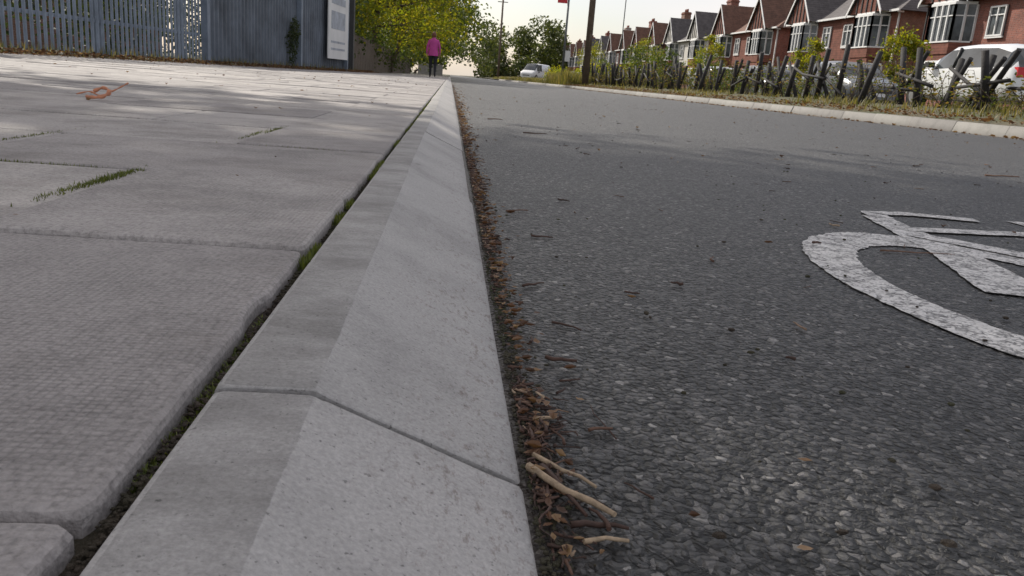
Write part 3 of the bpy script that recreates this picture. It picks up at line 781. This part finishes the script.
# ---------------------------------------------------------------- vehicles
def car(name,x,y,z,rz,col,van=False,Ln=4.2):
    e=empty(name,(x,y,z),rz)
    pm=NT('car_paint_'+name); pm.color(pm.ramp(pm.noise(2,3),[(.3,tuple(c*.92 for c in col)),(.7,col)])); pm.rough(.28); pm.b.inputs['Coat Weight'].default_value=.6; pm=pm.m
    H=1.48 if not van else 1.95
    if not van:
        st=[(-.5,.70,.62,.64),(-.49,.78,.88,.93),(-.455,.82,.93,1.15),(-.40,.845,.95,1.36),(-.30,.855,.95,H-.02),(-.10,.86,.94,H),(.08,.86,.93,H-.03),(.18,.86,.92,1.28),(.28,.86,.91,1.0),(.315,.86,.90,.94),(.42,.83,.80,.83),(.47,.76,.72,.74),(.5,.62,.58,.60)]
    else:
        st=[(-.5,.82,.95,1.0),(-.495,.9,1.1,1.75),(-.47,.92,1.1,H-.04),(-.3,.92,1.1,H),(0,.92,1.1,H),(.18,.92,1.1,H-.03),(.27,.92,1.08,1.6),(.36,.92,1.05,1.15),(.40,.9,1.0,1.05),(.47,.84,.88,.9),(.5,.7,.7,.72)]
    b=B(); rings=[]
    for (f,hw,bl,rf) in st:
        X=f*Ln; zb=.22 if abs(f)<.44 else .30
        gh=rf-bl
        tw=hw*(.80 if gh>.2 else .9)
        half=[(hw*.86,zb),(hw,zb+.12),(hw*1.0,(zb+bl)/2+.05),(hw*.975,bl),(tw+(hw*.97-tw)*.12,rf-.10*min(1,gh/.3)-.005),(tw*.86,rf-.02*min(1,gh/.3)),(tw*.45,rf+.012)]
        ring=[(X,-p[0],p[1]) for p in half]+[(X,p[0],p[1]) for p in reversed(half)]
        rings.append(ring)
    n=14; i0=len(b.v)
    for r in rings: b.v+=r
    for k in range(len(rings)-1):
        f0=st[k]; f1=st[k+1]
        for j in range(n):
            a=i0+k*n+j; c=i0+k*n+(j+1)%n
            mi=0; g0=f0[3]-f0[2]; g1=f1[3]-f1[2]
            side=j in (3,9)
            fm=(f0[0]+f1[0])/2
            if side and min(g0,g1)>.18 and max(g0,g1)>.3: mi=1
            if side and van and fm<-.05 : mi=0
            if (j in (4,5,6,7,8)) and abs(f1[3]-f0[3])>.12 and min(f0[3],f1[3])>.9: mi=1
            if van and fm<-.2 and j in (4,5,6,7,8): mi=0
            b.f.append((a,a+n,c+n,c)); b.m.append(mi); b.sm.append(mi==0)
    b.f.append(tuple(i0+j for j in range(n))); b.m.append(0); b.sm.append(False)
    b.f.append(tuple(i0+(len(rings)-1)*n+j for j in reversed(range(n)))); b.m.append(0); b.sm.append(False)
    b.obj('body',[pm,'carglass'],e)
    b=B()
    for wx in (-.31*Ln,.315*Ln):
        for s in (-1,1):
            yo=.84*s if not van else .9*s
            cyl=lambda r,y0,y1,mi: b.rings([[(wx+math.cos(t)*r,yy,.32+math.sin(t)*r) for t in [2*math.pi*k/20*s for k in range(20)]] for yy in (y0,y1)],mi)
            cyl(.37,yo-.12*s,yo+.022*s,0); cyl(.315,yo-.1*s,yo+.04*s,2); cyl(.2,yo,yo+.05*s,1)
    for s in (-1,1):
        b.box(.455*Ln,s*.62-.14,.62,.485*Ln,s*.62+.14,.74,3); b.box(-.497*Ln,s*.66-.1,.75,-.468*Ln,s*.66+.1,.95,4)
        b.box(.17*Ln,s*.93-.08,.95,.21*Ln,s*.93+.08,1.07,0)
    for s in (-1,1):
        b.tube([(0.0*Ln,s*.84,.94),(-.0*Ln,s*.72,H-.09)],.035,6,0)
    b.box(.49*Ln,-.26,.38,.503*Ln,.26,.49,5); b.box(-.506*Ln,-.26,.62,-.497*Ln,.26,.73,5); b.box(.485*Ln,-.45,.5,.502*Ln,.45,.6,0)
    b.obj('wheels_lights_trim',['dark','hub','rubber','white','redsign','white'],e)
    return e
P90=math.pi/2
car('parked_car',12.3,18.2,.24,P90,(.72,.73,.74))
car('parked_car',13.4,27,.12,-P90,(.10,.11,.13))
car('parked_car',13.8,35,.10,-P90,(.02,.022,.03))
car('parked_car',13.6,42,.10,P90,(.35,.37,.40))
car('parked_car',20.6,37,.14,math.pi,(.30,.32,.35))
car('parked_car',13.7,58,.10,P90,(.60,.62,.64))
car('parked_car',20.8,54,.14,math.pi,(.03,.05,.12))
car('parked_car',14.6,98,.12,-P90-.5,(.65,.67,.70))
car('parked_van',10.2,99,.24,-P90-.6,(.70,.71,.72),True,4.6)

# ---------------------------------------------------------------- street furniture
b=B(); b.tube([(0,0,0),(0,0,5),(0,0,10.5)],[.17,.15,.12],12); b.box(-.7,-.05,9.6,.7,.05,9.7); b.box(-.02,-.19,2.2,.1,-.16,2.5,0); b.obj('telegraph_pole',['wood'],None,(6.75,41,.1))
b=B(); b.tube([(0,0,0),(0,0,11)],[.18,.12],10); b.box(-.7,-.05,10.2,.7,.05,10.3); b.obj('telegraph_pole',['wood'],None,(6.7,116,.1))
b=B(); b.tube([(0,0,0),(0,0,5.3)],[.07,.06],10,0); b.box(-.62,-.025,4.45,-.075,.025,5.2,1); b.box(-.56,-.031,4.9,-.14,-.0255,5.1,2); b.box(.062,-.03,1.3,.35,.03,1.9,2); b.obj('bus_stop_sign',['pole','redsign','white'],None,(6.45,47.5,.1))
b=B(); b.tube([(0,0,0),(0,0,1.2)],.09,10); b.tube([(0,0,1.2),(0,0,11),(-.3,0,11.5),(-1.3,0,11.7)],[.06,.045,.04,.035],8); b.box(-1.9,-.12,11.62,-1.2,.12,11.76); b.obj('street_lamp',['pole'],None,(17.6,86,.1))

# ---------------------------------------------------------------- pedestrian
def person(x,y,z,rz):
    e=empty('woman_pedestrian',(x,y,z),rz)
    V=[];E_=[];RR=[]
    def add(p,r,par=None):
        V.append(p);RR.append(r if isinstance(r,tuple) else (r,r)); 
        if par is not None: E_.append((par,len(V)-1))
        return len(V)-1
    pel=add((0,0,.90),(.155,.12)); wa=add((0,0,1.06),(.135,.105),pel); ch=add((0,.0,1.26),(.155,.115),wa); nb=add((0,-.005,1.40),(.075,.07),ch); nk=add((0,.01,1.46),.052,nb); hd=add((0,.02,1.53),(.07,.08),nk); ht=add((0,.02,1.61),(.065,.075),hd)
    for s in (-1,1):
        sh=add((s*.165,0,1.345),.064,ch); el=add((s*.235,-.05,1.09),.046,sh); wr=add((s*.245,.04*s+.03,.86),.03,el); add((s*.245,.05*s+.045,.80),(.034,.02),wr)
        hip=add((s*.085,0,.84),.10,pel)
        if s<0: kn=add((-.09,.13,.49),.066,hip); an=add((-.09,.13,.10),.04,kn); add((-.095,.27,.035),(.042,.032),an)
        else: kn=add((.09,.03,.47),.066,hip); an=add((.09,-.19,.13),.04,kn); add((.095,-.09,.035),(.042,.032),an)
    me=bpy.data.meshes.new('body'); me.from_pydata(V,E_,[]); o=bpy.data.objects.new('body',me); scene.collection.objects.link(o)
    o.modifiers.new('s','SKIN'); me.skin_vertices[0].data[0].use_root=True
    for i,r in enumerate(RR): me.skin_vertices[0].data[i].radius=r
    sb=o.modifiers.new('u','SUBSURF'); sb.levels=2
    dg=bpy.context.evaluated_depsgraph_get(); m2=bpy.data.meshes.new_from_object(o.evaluated_get(dg)); bpy.data.objects.remove(o)
    mats=[simple('magenta_coat',(.46,.06,.26),.8,0,.15,6),simple('dark_trousers',(.018,.018,.024),.85,0,.2,8),simple('skin_tone',(.45,.26,.19),.6,0,.05,8),M['dark'],simple('auburn_hair',(.14,.055,.03),.6,0,.3,30)]
    m2.materials.clear()
    for m in mats: m2.materials.append(m)
    for p in m2.polygons:
        c=p.center; p.use_smooth=True
        if c.z>1.42: mi=2
        elif abs(c.x)>.19 and c.z<.865: mi=2
        elif c.z>.88 or abs(c.x)>.19: mi=0
        elif c.z>.10: mi=1
        else: mi=3
        p.material_index=mi
    bo=bpy.data.objects.new('body',m2); scene.collection.objects.link(bo); bo.parent=e
    b=B()
    def ell(z,rx,ry,oy=0,n=20): return [(math.cos(2*math.pi*k/n)*rx*(1+.03*math.sin(k*2.1)),oy+math.sin(2*math.pi*k/n)*ry,z) for k in range(n)]
    b.rings([ell(z,a,c) for z,a,c in ((.80,.20,.155),(.86,.20,.155),(.94,.19,.15),(1.04,.175,.135),(1.2,.19,.14),(1.31,.195,.13),(1.37,.155,.11),(1.42,.09,.085),(1.46,.072,.072),(1.465,.06,.06))],0,False,True)
    b.obj('coat',[mats[0]],e)
    b=B(); rs=[]
    for k in range(11):
        a=-math.pi/2+math.pi*k/10; rs.append(ell(1.555+math.sin(a)*.118,max(.004,math.cos(a)*.076),max(.004,math.cos(a)*.095),.02))
    b.rings(rs,0,True,True)
    b.tube([(0,.10,1.57),(0,.135,1.535),(0,.108,1.52)],[.010,.015,.010],6,0)
    for s in (-1,1):
        b.tube([(s*.072,.02,1.575),(s*.088,.012,1.555),(s*.073,.018,1.525)],[.008,.012,.007],6,0)
        b.tube([(s*.030,.100,1.565),(s*.030,.108,1.565)],[.012,.006],8,1)
    b.tube([(-.025,.106,1.495),(0,.113,1.492),(.025,.106,1.495)],[.004,.007,.004],6,2)
    b.obj('head',[mats[2],M['dark'],M['redsign']],e)
    b=B(); rs=[]
    for k in range(10):
        a=-.55+(math.pi/2+.55)*k/9; f=1.13
        rs.append([(px,py if py<.02 else .02+(py-.02)*(.55 if math.sin(a)<.45 else .98),pz) for px,py,pz in ell(1.555+math.sin(a)*.128,max(.004,math.cos(a)*.076*f),max(.004,math.cos(a)*.095*f),.008)])
    b.rings(rs,0,True,True); b.obj('hair',[mats[4]],e)
    b=B()
    for s in (-1,1):
        hx,hy,hz=s*.245,.05*s+.045,.80
        for k,(oy,L) in enumerate(((-.022,.055),(-.008,.068),(.007,.072),(.021,.062))):
            b.tube([(hx,hy+oy,hz+.01),(hx-s*.004,hy+oy*1.15,hz-L*.55),(hx-s*.016,hy+oy*1.1+.006,hz-L)],[.009,.008,.006],6)
        b.tube([(hx,hy+.02,hz+.035),(hx-s*.012,hy+.042,hz+.012),(hx-s*.018,hy+.045,hz-.012)],[.010,.009,.007],6)
    b.obj('fingers',[mats[2]],e)
person(-.68,32,.004,0)
